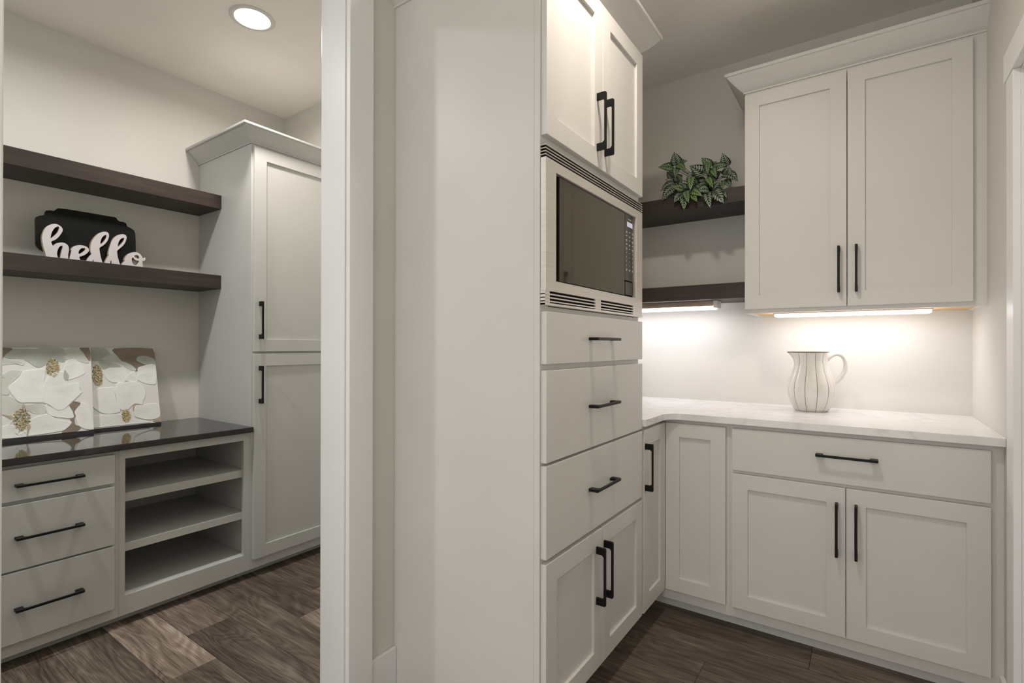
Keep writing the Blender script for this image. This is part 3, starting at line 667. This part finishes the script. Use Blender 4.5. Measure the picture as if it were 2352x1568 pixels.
for i, u in enumerate((1.8655, 1.8735, 1.8830)):
    for (du, dz, wu, wz) in [(0, 0, .0048, .0012), (0, .0055, .0048, .0012), (0, .011, .0048, .0012), (0, 0, .0011, .0055), (.0037, .0055, .0011, .0066), (.0037, 0, .0011, .0055)]:
        m.boxm(fx, u + du, u + du + wu, -0.0080, -0.0078, 1.6795 + dz, 1.6795 + dz + wz)
m.build('display_digits', MMARK, cp)['kind'] = 'stuff'
m = MB(); m.boxm(fx, 1.8735, 1.9045, -0.0085, -0.0082, 1.7040, 1.7078)
for r in range(10):
    z = 1.6560 - r * 0.0163
    for ci, u in enumerate((1.8540, 1.8845, 1.9140)):
        wide = (0.013 if (r < 5 or r == 9) else 0.005)
        if ci == 1 and 0 < r < 5:
            wide = 0.011
        m.boxm(fx, u + 0.004 - wide / 2, u + 0.004 + wide / 2, -0.0085, -0.0082, z - 0.0013, z + 0.0013)
        if (r + ci) % 2 == 0 and r < 5 or r == 9:
            m.boxm(fx, u + 0.004 - wide / 3, u + 0.004 + wide / 3, -0.0085, -0.0082, z - 0.0055, z - 0.0035)
m.build('key_markings', MMARK, cp)['kind'] = 'stuff'

# ------------------------------------------------------------------ base run, corner + drawer base
BB, BT = 0.064, 0.8841
t = thing('corner_base_cabinet', (-0.95, 2.55, 0), 'white corner base cabinet with two narrow doors meeting in the corner', 'cabinet')
L6 = [(XF, TY1 + 0.002), (XF, YF), (-0.4800, YF), (-0.4800, YB - 0.022), (XD + 0.022, YB - 0.022), (XD + 0.022, TY1 + 0.002)]
MB().prism(L6, lambda p, d_: (p[0], p[1], d_), TB, BT).build('body', MCAB, t, 0.001, 1)
MB().box(XF, -0.4800, YF, YF + 0.02, BB, TB + 0.001).build('bottom_rail', MCAB, t)
MB().prism([(XD + 0.022, TY1 + 0.002), (XF - 0.07, TY1 + 0.002), (XF - 0.07, YF + 0.07), (-0.48, YF + 0.07), (-0.48, YB - 0.022), (XD + 0.022, YB - 0.022)], lambda p, d_: (p[0], p[1], d_), 0, TB).build('toe_kick', MCAB, t)
MK = facing_x(XF)
MBs = facing_ny(YF)
shaker(MK, t, 2.0235, 2.2925, 0.1123, 0.8671, MCAB, 0.066, (2.0405, 0.7126, 0.195, True))
shaker(MBs, t, -0.7505, -0.4935, 0.1123, 0.8671, MCAB, 0.062)
t = thing('base_cabinet', (-0.05, 2.6, 0), 'white base cabinet with one wide drawer over two doors', 'cabinet')
MB().box(-0.4800, XR, YF, YB - 0.022, BB, BT).build('body', MCAB, t, 0.001, 1)
MB().box(-0.4800, XR, YF + 0.07, YB - 0.022, 0, BB).build('toe_kick', MCAB, t)
slab(MBs, t, -0.4675, 0.3384, 0.6915, 0.8671, MCAB, (-0.0645, 0.7956, 0.196, False))
shaker(MBs, t, -0.4675, -0.0651 - GAP, 0.1123, 0.6769, MCAB, 0.0615, (-0.0943, 0.5197, 0.202, True))
shaker(MBs, t, -0.0651 + GAP, 0.3384, 0.1123, 0.6769, MCAB, 0.0615, (-0.0332, 0.5206, 0.202, True))
# quartz worktop with rounded inner corner
cx, cy_, rr = -0.670, 2.214, 0.067
arc = [(cx + rr * math.cos(math.radians(180 - q)), cy_ + rr * math.sin(math.radians(180 - q))) for q in range(0, 91, 9)]
pts = [(XD, TY1 + 0.001), (-0.737, TY1 + 0.001)] + arc + [(XR, 2.281), (XR, YB), (XD, YB)]
tag(MB().prism(pts, lambda p, d_: (p[0], p[1], d_), BT, 0.914).build('quartz_worktop', MQUARTZ, None, 0.0022, 2), 'white quartz worktop turning the corner under the wall cabinet', 'countertop')

# ------------------------------------------------------------------ wall cabinet
t = thing('wall_cabinet', (-0.05, 2.77, 1.369), 'white two door wall cabinet with crown moulding above the worktop', 'cabinet')
MU = facing_ny(YU)
UX0 = -0.4718
b = MB()
b.box(UX0, UX0 + 0.016, YU + 0.019, YB, 1.369, 2.49).box(XR - 0.016, XR, YU + 0.019, YB, 1.369, 2.49).box(UX0 + 0.016, XR - 0.016, YU + 0.019, YB, 1.376, 2.49)
b.build('body', MCAB, t, 0.0008, 1)
f = MB()
f.boxm(MU, UX0, UX0 + 0.04, -0.019, 0, 1.369, 2.49).boxm(MU, 0.3100, XR, -0.019, 0, 1.369, 2.49).boxm(MU, UX0 + 0.04, 0.31, -0.019, 0, 1.369, 1.43).boxm(MU, UX0 + 0.04, 0.31, -0.019, 0, 2.35, 2.49)
f.build('face_frame', MCAB, t)
u = MB().box(UX0 + 0.0165, XR - 0.0165, YU + 0.0195, YB - 0.001, 1.3735, 1.3757).build('underside_panel', MPLY, t)
u['label'] = 'raw plywood underside'
shaker(MU, t, -0.4708, -0.0688 - GAP, 1.3867, 2.3925, MCAB, 0.0615, (-0.0982, 1.543, 0.197, True))
shaker(MU, t, -0.0688 + GAP, 0.3325, 1.3867, 2.3925, MCAB, 0.0615, (-0.0360, 1.5428, 0.197, True))
crown(t, [(UX0, YB), (UX0, YU), (XR, YU)], [(-1, 0), (0, -1)], 2.407, MCAB)

# ------------------------------------------------------------------ under-cabinet lights
t = thing('undercabinet_light', (-0.07, 2.75, 1.3735), 'long lit white tube light fixed under the wall cabinet', 'light fixture', 'under-cabinet lights')
MB().box(-0.366, 0.2244, 2.705, 2.795, 1.3665, 1.3735).build('housing', MFIX, t, 0.001, 1)
MB().box(-0.362, 0.2204, 2.708, 2.792, 1.3545, 1.3667).build('diffuser', MTUBE, t, 0.004, 3)
t = thing('undercabinet_light', (-0.94, 2.75, 1.4478), 'short lit tube light with end cap fixed under the empty dark shelf', 'light fixture', 'under-cabinet lights')
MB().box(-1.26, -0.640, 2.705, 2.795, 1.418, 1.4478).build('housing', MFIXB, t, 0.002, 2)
MB().box(-0.640, -0.624, 2.700, 2.800, 1.409, 1.4478).build('end_cap', MFIX, t, 0.003, 2)
MB().box(-1.256, -0.6402, 2.702, 2.790, 1.405, 1.4182).build('diffuser', MTUBE2, t, 0.003, 2)

# ------------------------------------------------------------------ hello sign
MLET = plain('letter_white_paint', (0.62, 0.585, 0.59), 0.55)
MLETS = plain('letter_raw_edge', (0.42, 0.32, 0.22), 0.6)
MCHALK = plain('chalkboard_black', (0.0085, 0.009, 0.0075), 0.7, 0, 0.15)
MBEDGE = plain('board_brown_edge', (0.10, 0.075, 0.055), 0.6)

def smooth_closed(pts, n=3):
    out = []
    N = len(pts)
    for i in range(N):
        p0, p1, p2, p3 = (Vector(pts[(i + k) % N]) for k in (-1, 0, 1, 2))
        for j in range(n):
            q = j / n
            out.append(tuple(0.5 * ((2 * p1) + (p2 - p0) * q + (2 * p0 - 5 * p1 + 4 * p2 - p3) * q * q + (3 * p1 - p0 - 3 * p2 + p3) * q ** 3)))
    return out

def cut_out(name, loops, x_front, thick, mats, parent, bev=0.0008):
    """flat board cut along closed (y, z) outlines; holes by even-odd fill; solid from x_front back by thick"""
    cu = bpy.data.curves.new(name, 'CURVE')
    cu.dimensions = '2D'; cu.fill_mode = 'BOTH'
    cu.extrude = thick / 2
    for lp in loops:
        sp = cu.splines.new('POLY'); sp.points.add(len(lp) - 1)
        for p, (y, z) in zip(sp.points, lp):
            p.co = (y, z, 0, 1)
        sp.use_cyclic_u = True
    tmp = bpy.data.objects.new(name, cu)
    me = bpy.data.meshes.new_from_object(tmp)
    bpy.data.objects.remove(tmp)
    org = parent.location
    m = MB()
    m.v = [(x_front - thick / 2 + v.co.z, v.co.x, v.co.y) for v in me.vertices]
    for p in me.polygons:
        m.f.append(tuple(p.vertices)); m.sm.append(False)
        m.mi.append(0 if abs(p.normal.z) > 0.5 else 1)
    bpy.data.meshes.remove(me)
    return m.build(name, mats, parent, merge=True)

t = thing('hello_sign', (-3.07, 0.86, 1.6036), 'black scalloped plaque with white cut-out script word hello', 'sign')
cut_out('plaque', [[(y, max(z, 1.6036)) for y, z in BOARD]], -3.082, 0.012, [MCHALK, MBEDGE], t)
for ch, loops in LETTERS:
    lp = []
    for i, l in enumerate(loops):
        lp.append([(q[0], max(q[1], 1.6036)) for q in smooth_closed([(p[0], p[1], 0) for p in l], 3)])
    o = cut_out('letter', lp, -3.058, 0.0235, [MLET, MLETS], t)
MB().box(-3.0815, -3.058, LETTERS[0][1][0][0][0], LETTERS[-1][1][0][-1][0], 1.6036, 1.6085).build('base_strip', MLET, t)

# ------------------------------------------------------------------ flower canvases
def petal_mat(name, col, var=0.12):
    m, N, L, B = new_mat(name)
    at = N.new('ShaderNodeAttribute'); at.attribute_name = 'shade'
    tc = N.new('ShaderNodeTexCoord')
    n = noise(N, L, mapping(N, L, tc.outputs['Object'], (14, 14, 30)), 1.0, 5, 0.62, 0.5)
    s = math_node(N, L, 'MULTIPLY_ADD', n.outputs[0], 0.7, math_node(N, L, 'SUBTRACT', at.outputs['Fac'], 0.12))
    r = ramp(N, [(0.30, tuple(c * (1 - 3 * var) * k for c, k in zip(col, (1, 1.02, 0.90)))), (0.62, tuple(c * (1 - 1.0 * var) * k for c, k in zip(col, (0.99, 1, 0.97)))), (0.95, col)])
    L.new(s, r.inputs[0]); L.new(r.outputs[0], B.inputs['Base Color'])
    B.inputs['Roughness'].default_value = 0.5
    B.inputs['Specular IOR Level'].default_value = 0.3
    bump(N, L, B, n.outputs[0], 0.15, 0.001)
    return m
PM = {'white': petal_mat('petal_white', (0.82, 0.82, 0.79), 0.13), 'green': petal_mat('petal_pale_green', (0.62, 0.63, 0.57), 0.15),
      'sage': petal_mat('petal_sage', (0.47, 0.50, 0.44), 0.18), 'brown': petal_mat('paint_taupe', (0.29, 0.235, 0.185), 0.2), 'beige': petal_mat('paint_beige', (0.52, 0.43, 0.33), 0.2)}
MCANV = paint('canvas_ground', (0.74, 0.735, 0.70), 0.55, 0.1, 60, 0.3)
MSTY = plain('stamen_yellow', (0.66, 0.55, 0.30), 0.6)
MSTD = plain('stamen_dark', (0.07, 0.055, 0.04), 0.6)
MDARKB = plain('canvas_base_black', (0.015, 0.015, 0.014), 0.6)

def canvas(spec, width, th, petals, stamens, label):
    bx, by, tx, ty, zb, zt = spec
    br = Vector((bx, by, zb)); tr = Vector((tx, ty, zt)); v = tr - br
    n = Vector((0, 1, 0)).cross(v).normalized()
    P = lambda s, tt, e=0.0: br + v * tt + Vector((0, s, 0)) + n * e
    root = thing('flower_canvas', (bx - th / 2, by - width / 2, 0.7916), label, 'painting', 'flower canvases on the black worktop')
    t0 = (0.7916 - zb) / (zt - zb)
    m = MB(); back = Vector((-th, 0, 0))
    def slabq(ta, tb, mat, name):
        q = [P(-width, ta), P(0, ta), P(0, tb), P(-width, tb)]
        w = [p + back for p in q]
        return MB().add(q + w, [(0, 1, 2, 3), (7, 6, 5, 4), (0, 4, 5, 1), (1, 5, 6, 2), (2, 6, 7, 3), (3, 7, 4, 0)]).build(name, mat, root)
    slabq(0.0, 1.0, MCANV, 'canvas')
    slabq(t0, 0.0, MDARKB, 'base_strip')
    H = (zt - zb)
    for i, (c, pts) in enumerate(petals):
        pts = [(min(max(s, -width + 0.001), -0.0005), min(max(tt, 0.002), 0.998)) for s, tt in pts]
        rough_ = 0.0035 if c in ('white', 'green', 'sage') else 0.0015
        pts = [(s + random.gauss(0, rough_), tt + random.gauss(0, rough_) / 0.4) for s, tt in pts]
        sm = [(min(max(p[0], -width + 0.001), -0.0005), min(max(p[1], 0.002), 0.998)) for p in smooth_closed([(p[0], p[1], 0) for p in pts], 3)]
        e0 = 0.0003 + 0.00018 * i
        m = MB(); K = len(sm)
        cs = sum(p[0] for p in sm) / K; ct = sum(p[1] for p in sm) / K
        shade = []
        if c in ('brown', 'beige'):
            m.add([P(s, tt, e0) for s, tt in sm] + [P(s, tt, -0.0005) for s, tt in sm], [tuple(range(K))] + [(j, K + j, K + (j + 1) % K, (j + 1) % K) for j in range(K)])
            shade = [0.35 + 0.3 * random.random() for _ in range(2 * K)]
        else:
            rings = [(1.0, -0.0005, 0.80), (0.999, e0 + 0.0001, 0.80), (0.988, e0 + 0.0006, 0.85), (0.93, e0 + 0.0004, 0.80), (0.55, e0 + 0.0002, 0.66), (0.2, e0 + 0.0002, 0.60)]
            rows = [[P(cs + (s - cs) * k, ct + (tt - ct) * k, e) for s, tt in sm] for k, e, _ in rings]
            m.grid(rows, 0, True, True)
            m.add([P(cs, ct, e0 + 0.0004)], []); last = len(m.v) - 1
            o6 = 5 * K
            for j in range(K):
                m.f.append((o6 + j, o6 + (j + 1) % K, last)); m.mi.append(0); m.sm.append(True)
            # tint: fades towards the nearest flower centre
            fc = min([st[0] for st in stamens], key=lambda q: (q[0] - cs) ** 2 + ((q[1] - ct) * H) ** 2)
            for k, e, sh in rings:
                for s, tt in sm:
                    ss, t_ = cs + (s - cs) * k, ct + (tt - ct) * k
                    dd = math.hypot(ss - fc[0], (t_ - fc[1]) * H)
                    shade.append(sh * (0.45 + 0.55 * min(1.0, dd / 0.09)))
            shade.append(0.5)
        o = m.build('petal' if c not in ('brown', 'beige') else 'paint_patch', PM[c], root)
        at = o.data.attributes.new('shade', 'FLOAT', 'POINT'); at.data.foreach_set('value', shade)
    for (cs, ct), rx, rt in stamens:
        m = MB()
        for k in range(330):
            an = random.uniform(0, 2 * math.pi); r = math.sqrt(random.random())
            s = cs + r * rx * 0.5 * math.cos(an); tt = ct + r * rt * math.sin(an)
            if not (-width < s < -0.002 and 0.01 < tt < 0.99):
                continue
            L_ = random.uniform(0.0010, 0.0030); W_ = random.uniform(0.0005, 0.0009)
            th_ = random.gauss(0.2, 0.7) if r < 0.75 else an + random.gauss(0, 0.4)
            ca, sa = math.cos(th_), math.sin(th_)
            e = 0.0036 + 0.0012 * random.random()
            q = [P(s + (du * ca - dv * sa), tt + (du * sa + dv * ca) / H, e) for du, dv in ((-L_, -W_), (L_, -W_), (L_, W_), (-L_, W_))]
            w = [p - n * 0.0035 for p in q]
            m.add(q + w, [(0, 1, 2, 3), (0, 4, 5, 1), (1, 5, 6, 2), (2, 6, 7, 3), (3, 7, 4, 0)], 1 if random.random() < 0.16 else 0)
        m.build('stamens', [MSTY, MSTD], root)
    return root
canvas(PA2, 0.41, 0.0355, PETALS2, STAMEN2, 'white flower canvas leaning on the wall, half behind another, on black granite')
canvas(PA1, 0.45, 0.0295, PETALS1, STAMEN1, 'white flower canvas leaning in front of the other one on black granite')

# ------------------------------------------------------------------ ceramic pitcher
JX, JY, JZ = -0.213, 2.742, 0.914
t = thing('pitcher', (JX, JY, JZ), 'cream ribbed ceramic pitcher with dark stripes and a loop handle on the white worktop', 'pitcher')
JP = [(0.0, 0.064), (0.004, 0.070), (0.018, 0.078), (0.04, 0.0875), (0.07, 0.0965), (0.098, 0.0995), (0.125, 0.0965), (0.15, 0.0890), (0.175, 0.0795), (0.20, 0.0715), (0.222, 0.0670), (0.245, 0.0665), (0.262, 0.0695), (0.270, 0.0715)]
KL = 12; TV = math.radians(-85.6)
def jug_r(z, th, R, outer=True):
    ph = ((th - TV) / (2 * math.pi / KL)) % 1.0          # 0.5 = groove
    d_ = abs(ph - 0.5) * 2                                # 0 at groove, 1 at lobe centre
    r = R * (1.0 - 0.040 * (1 - d_) ** 2 * (1 if outer else 0.3))
    if z > 0.20:
        a_ = (th - math.radians(190) + math.pi) % (2 * math.pi) - math.pi
        r += 0.026 * ((z - 0.20) / 0.07) ** 2 * math.exp(-(a_ / 0.42) ** 2)
    return r
angs = []; is_groove = []
for k in range(KL):
    c0 = TV + (k + 0.5) * 2 * math.pi / KL
    stepA = 2 * math.pi / KL
    gw = math.radians(0.7)
    angs.append(c0 - gw); is_groove.append(True)
    for j in range(6):
        angs.append(c0 + gw + (stepA - 2 * gw) * j / 6); is_groove.append(False)
m = MB()
def jring(z, R, outer=True):
    return [(JX + jug_r(z, th, R, outer) * math.cos(th), JY + jug_r(z, th, R, outer) * math.sin(th), JZ + z) for th in angs]
fine = []
for i in range(len(JP) - 1):
    for j in range(2):
        q = j / 2; fine.append((JP[i][0] * (1 - q) + JP[i + 1][0] * q, JP[i][1] * (1 - q) + JP[i + 1][1] * q))
fine.append(JP[-1])
rows = [jring(z, R) for z, R in fine]
NA = len(angs); off = 0
m.v = [p for r in rows for p in r]
for i in range(len(rows) - 1):
    for j in range(NA):
        k = (j + 1) % NA
        m.f.append((i * NA + j, i * NA + k, (i + 1) * NA + k, (i + 1) * NA + j)); m.mi.append(1 if is_groove[j] else 0); m.sm.append(True)
m.add(rows[0], [tuple(range(NA))])
inner = [jring(z, R - 0.0055, False) for z, R in [(0.270, 0.0725), (0.25, 0.0665), (0.20, 0.072), (0.12, 0.096), (0.03, 0.08), (0.006, 0.05)]]
m.grid(inner, 0, True, True); m.add(inner[-1], [tuple(range(NA))])
m.build('body', [MCERAM, MGLINE], t)
m = MB()
m.grid([jring(0.2690, 0.0712), jring(0.2735, 0.0722), jring(0.2750, 0.0700), jring(0.2725, 0.0660, False), jring(0.2690, 0.0665, False)], 0, True, True)
o = m.build('rim', MGLINE, t); o['label'] = 'dark glazed rim'
m = MB(); hd = math.radians(12)
hp = [(0.064, 0.236), (0.078, 0.252), (0.095, 0.262), (0.113, 0.262), (0.128, 0.250), (0.136, 0.230), (0.137, 0.206), (0.131, 0.182), (0.120, 0.160), (0.106, 0.142), (0.094, 0.130), (0.088, 0.124)]
hs = []
for i in range(len(hp) - 1):
    p0, p1, p2, p3 = (Vector(hp[min(max(i + k, 0), len(hp) - 1)]) for k in (-1, 0, 1, 2))
    for j in range(4):
        q = j / 4
        hs.append(0.5 * ((2 * p1) + (p2 - p0) * q + (2 * p0 - 5 * p1 + 4 * p2 - p3) * q * q + (3 * p1 - p0 - 3 * p2 + p3) * q ** 3))
hs.append(Vector(hp[-1]))
hp = [(p.x, p.y) for p in hs]
m.ribbon([(JX + r * math.cos(hd), JY + r * math.sin(hd), JZ + z) for r, z in hp], [0.0105 + 0.0008 * math.sin(math.pi * i / (len(hp) - 1)) for i in range(len(hp))], Vector((-math.sin(hd), math.cos(hd), 0)), 14)
m.build('handle', MCERAM, t)

# ------------------------------------------------------------------ plant
def leaf_mat():
    m, N, L, B = new_mat('variegated_leaf')
    at = N.new('ShaderNodeAttribute'); at.attribute_name = 'leafuv'
    sx = N.new('ShaderNodeSeparateXYZ'); L.new(at.outputs['Vector'], sx.inputs[0])
    oi = N.new('ShaderNodeObjectInfo')
    sc = N.new('ShaderNodeSeparateColor'); L.new(oi.outputs['Color'], sc.inputs[0])
    av = math_node(N, L, 'ABSOLUTE', sx.outputs['Y'])
    nz = noise(N, L, mapping(N, L, at.outputs['Vector'], (9, 5, 1)), 1.0, 3, 0.6)
    s = math_node(N, L, 'SUBTRACT', math_node(N, L, 'MULTIPLY', sx.outputs['X'], 7.5), math_node(N, L, 'MULTIPLY', av, 1.6))
    s = math_node(N, L, 'MULTIPLY_ADD', nz.outputs[0], 0.7, s)
    fr = math_node(N, L, 'FRACT', s)
    tri = math_node(N, L, 'ABSOLUTE', math_node(N, L, 'SUBTRACT', fr, 0.5))   # 0 mid between veins
    side = math_node(N, L, 'ABSOLUTE', math_node(N, L, 'SUBTRACT', av, 0.42))
    val = math_node(N, L, 'ADD', math_node(N, L, 'MULTIPLY', tri, 1.5), math_node(N, L, 'MULTIPLY', side, 1.15))
    val = math_node(N, L, 'MULTIPLY_ADD', nz.outputs[0], -0.55, val)
    r = ramp(N, [(0.24, (0.36, 0.41, 0.32)), (0.35, (0.14, 0.17, 0.11)), (0.44, (0.0, 0.0, 0.0))])
    L.new(val, r.inputs[0])
    base = N.new('ShaderNodeMix'); base.data_type = 'RGBA'
    base.inputs['A'].default_value = (0.004, 0.008, 0.005, 1); base.inputs['B'].default_value = (0.016, 0.036, 0.008, 1)
    L.new(sc.outputs[0], base.inputs['Factor'])
    tint = N.new('ShaderNodeMix'); tint.data_type = 'RGBA'
    tint.inputs['A'].default_value = (0.80, 0.86, 0.82, 1); tint.inputs['B'].default_value = (0.66, 0.88, 0.42, 1)
    L.new(sc.outputs[0], tint.inputs['Factor'])
    mu = N.new('ShaderNodeMix'); mu.data_type = 'RGBA'; mu.blend_type = 'MULTIPLY'; mu.inputs['Factor'].default_value = 1
    L.new(r.outputs[0], mu.inputs['A']); L.new(tint.outputs['Result'], mu.inputs['B'])
    ad = N.new('ShaderNodeMix'); ad.data_type = 'RGBA'; ad.blend_type = 'ADD'; ad.inputs['Factor'].default_value = 1
    L.new(mu.outputs['Result'], ad.inputs['A']); L.new(base.outputs['Result'], ad.inputs['B'])
    L.new(ad.outputs['Result'], B.inputs['Base Color'])
    B.inputs['Roughness'].default_value = 0.38
    B.inputs['Specular IOR Level'].default_value = 0.4
    return m
MLEAF = leaf_mat()
MSTEM = plain('plant_stem', (0.05, 0.08, 0.03), 0.6)
MPOT = plain('dark_pot', (0.02, 0.018, 0.016), 0.6)
t = thing('potted_plant', (-0.70, 2.78, 1.9888), 'bushy plant with dark green white-veined leaves on the dark shelf', 'plant')
m = MB(); S = 24
m.grid([[(-0.70 + r * math.cos(2 * math.pi * k / S), 2.80 + r * math.sin(2 * math.pi * k / S), 1.9888 + z) for k in range(S)] for r, z in [(0.001, 0.0), (0.042, 0.0), (0.052, 0.068), (0.055, 0.070), (0.055, 0.078), (0.049, 0.078), (0.047, 0.066), (0.001, 0.066)]], 0, True, True)
m.build('pot', MPOT, t)
eye = Vector((0, 0, CAM_H))
stemb = MB()
filler = []
for k in range(26):      # darker leaves inside the bush, behind the front ones
    bx_ = random.uniform(-0.86, -0.57); bz_ = random.uniform(2.00, 2.11)
    an = random.uniform(0, 2 * math.pi); ln_ = random.uniform(0.045, 0.065)
    by_ = random.uniform(2.70, 2.77)
    filler.append(((bx_, by_, bz_), (bx_ + ln_ * math.cos(an), by_ - 0.02, max(1.997, bz_ + ln_ * 0.8 * math.sin(an))), random.uniform(0.018, 0.026), random.choice((0, 0, 0, 0.3))))
for i, (bs, tp, hw, tint) in enumerate(list(LEAVES) + filler):
    b0 = Vector(bs); t0 = Vector(tp)
    d_ = t0 - b0; ln = d_.length; d_.normalize()
    out = Vector((0.10 + random.uniform(-.25, .25), -1.0, 0.25 + random.uniform(-0.35, 0.45)))
    nrm = (out - d_ * out.dot(d_)).normalized()
    sd = d_.cross(nrm).normalized()
    NU, NV = 9, 6
    rows = []; uv = []
    fold = random.uniform(0.10, 0.32); arch = random.uniform(0.05, 0.16)
    for a_ in range(NU + 1):
        q = a_ / NU
        wprof = (math.sin(math.pi * min(1, q ** 0.66)) ** 0.75) * (1.12 - 0.40 * q)
        if q > 0.86:
            wprof = max(0.02, wprof * 0.85)
        row = []
        for b_ in range(NV + 1):
            vv = (b_ / NV) * 2 - 1
            wob = 0.04 * math.sin(q * 19 + i) * abs(vv)
            p = b0 + d_ * (ln * q) + sd * (hw * 1.18 * wprof * vv) + nrm * (ln * (arch * math.sin(math.pi * q) - 0.06 * q * q) + hw * wprof * (fold * abs(vv) ** 1.3 + wob - 0.18 * vv * vv * q))
            row.append(p); uv += [q, vv, i * 0.37]
        rows.append(row)
    m = MB(); m.grid(rows, 0, True)
    o = m.build('leaf', MLEAF, t)
    at = o.data.attributes.new('leafuv', 'FLOAT_VECTOR', 'POINT'); at.data.foreach_set('vector', uv)
    so = o.modifiers.new('thick', 'SOLIDIFY'); so.thickness = 0.0006
    o.color = (tint, 0, 0, 1)
    root_p = Vector((-0.70 + (b0.x + 0.70) * 0.12, 2.80, 2.05))
    mid = b0.lerp(root_p, 0.45) + Vector((0, 0.01, 0.012))
    sm = MB().tube([root_p, mid, b0 + d_ * (ln * 0.06)], [0.0018, 0.0014, 0.0010], 6)
    sm.build('stem', MSTEM, t)
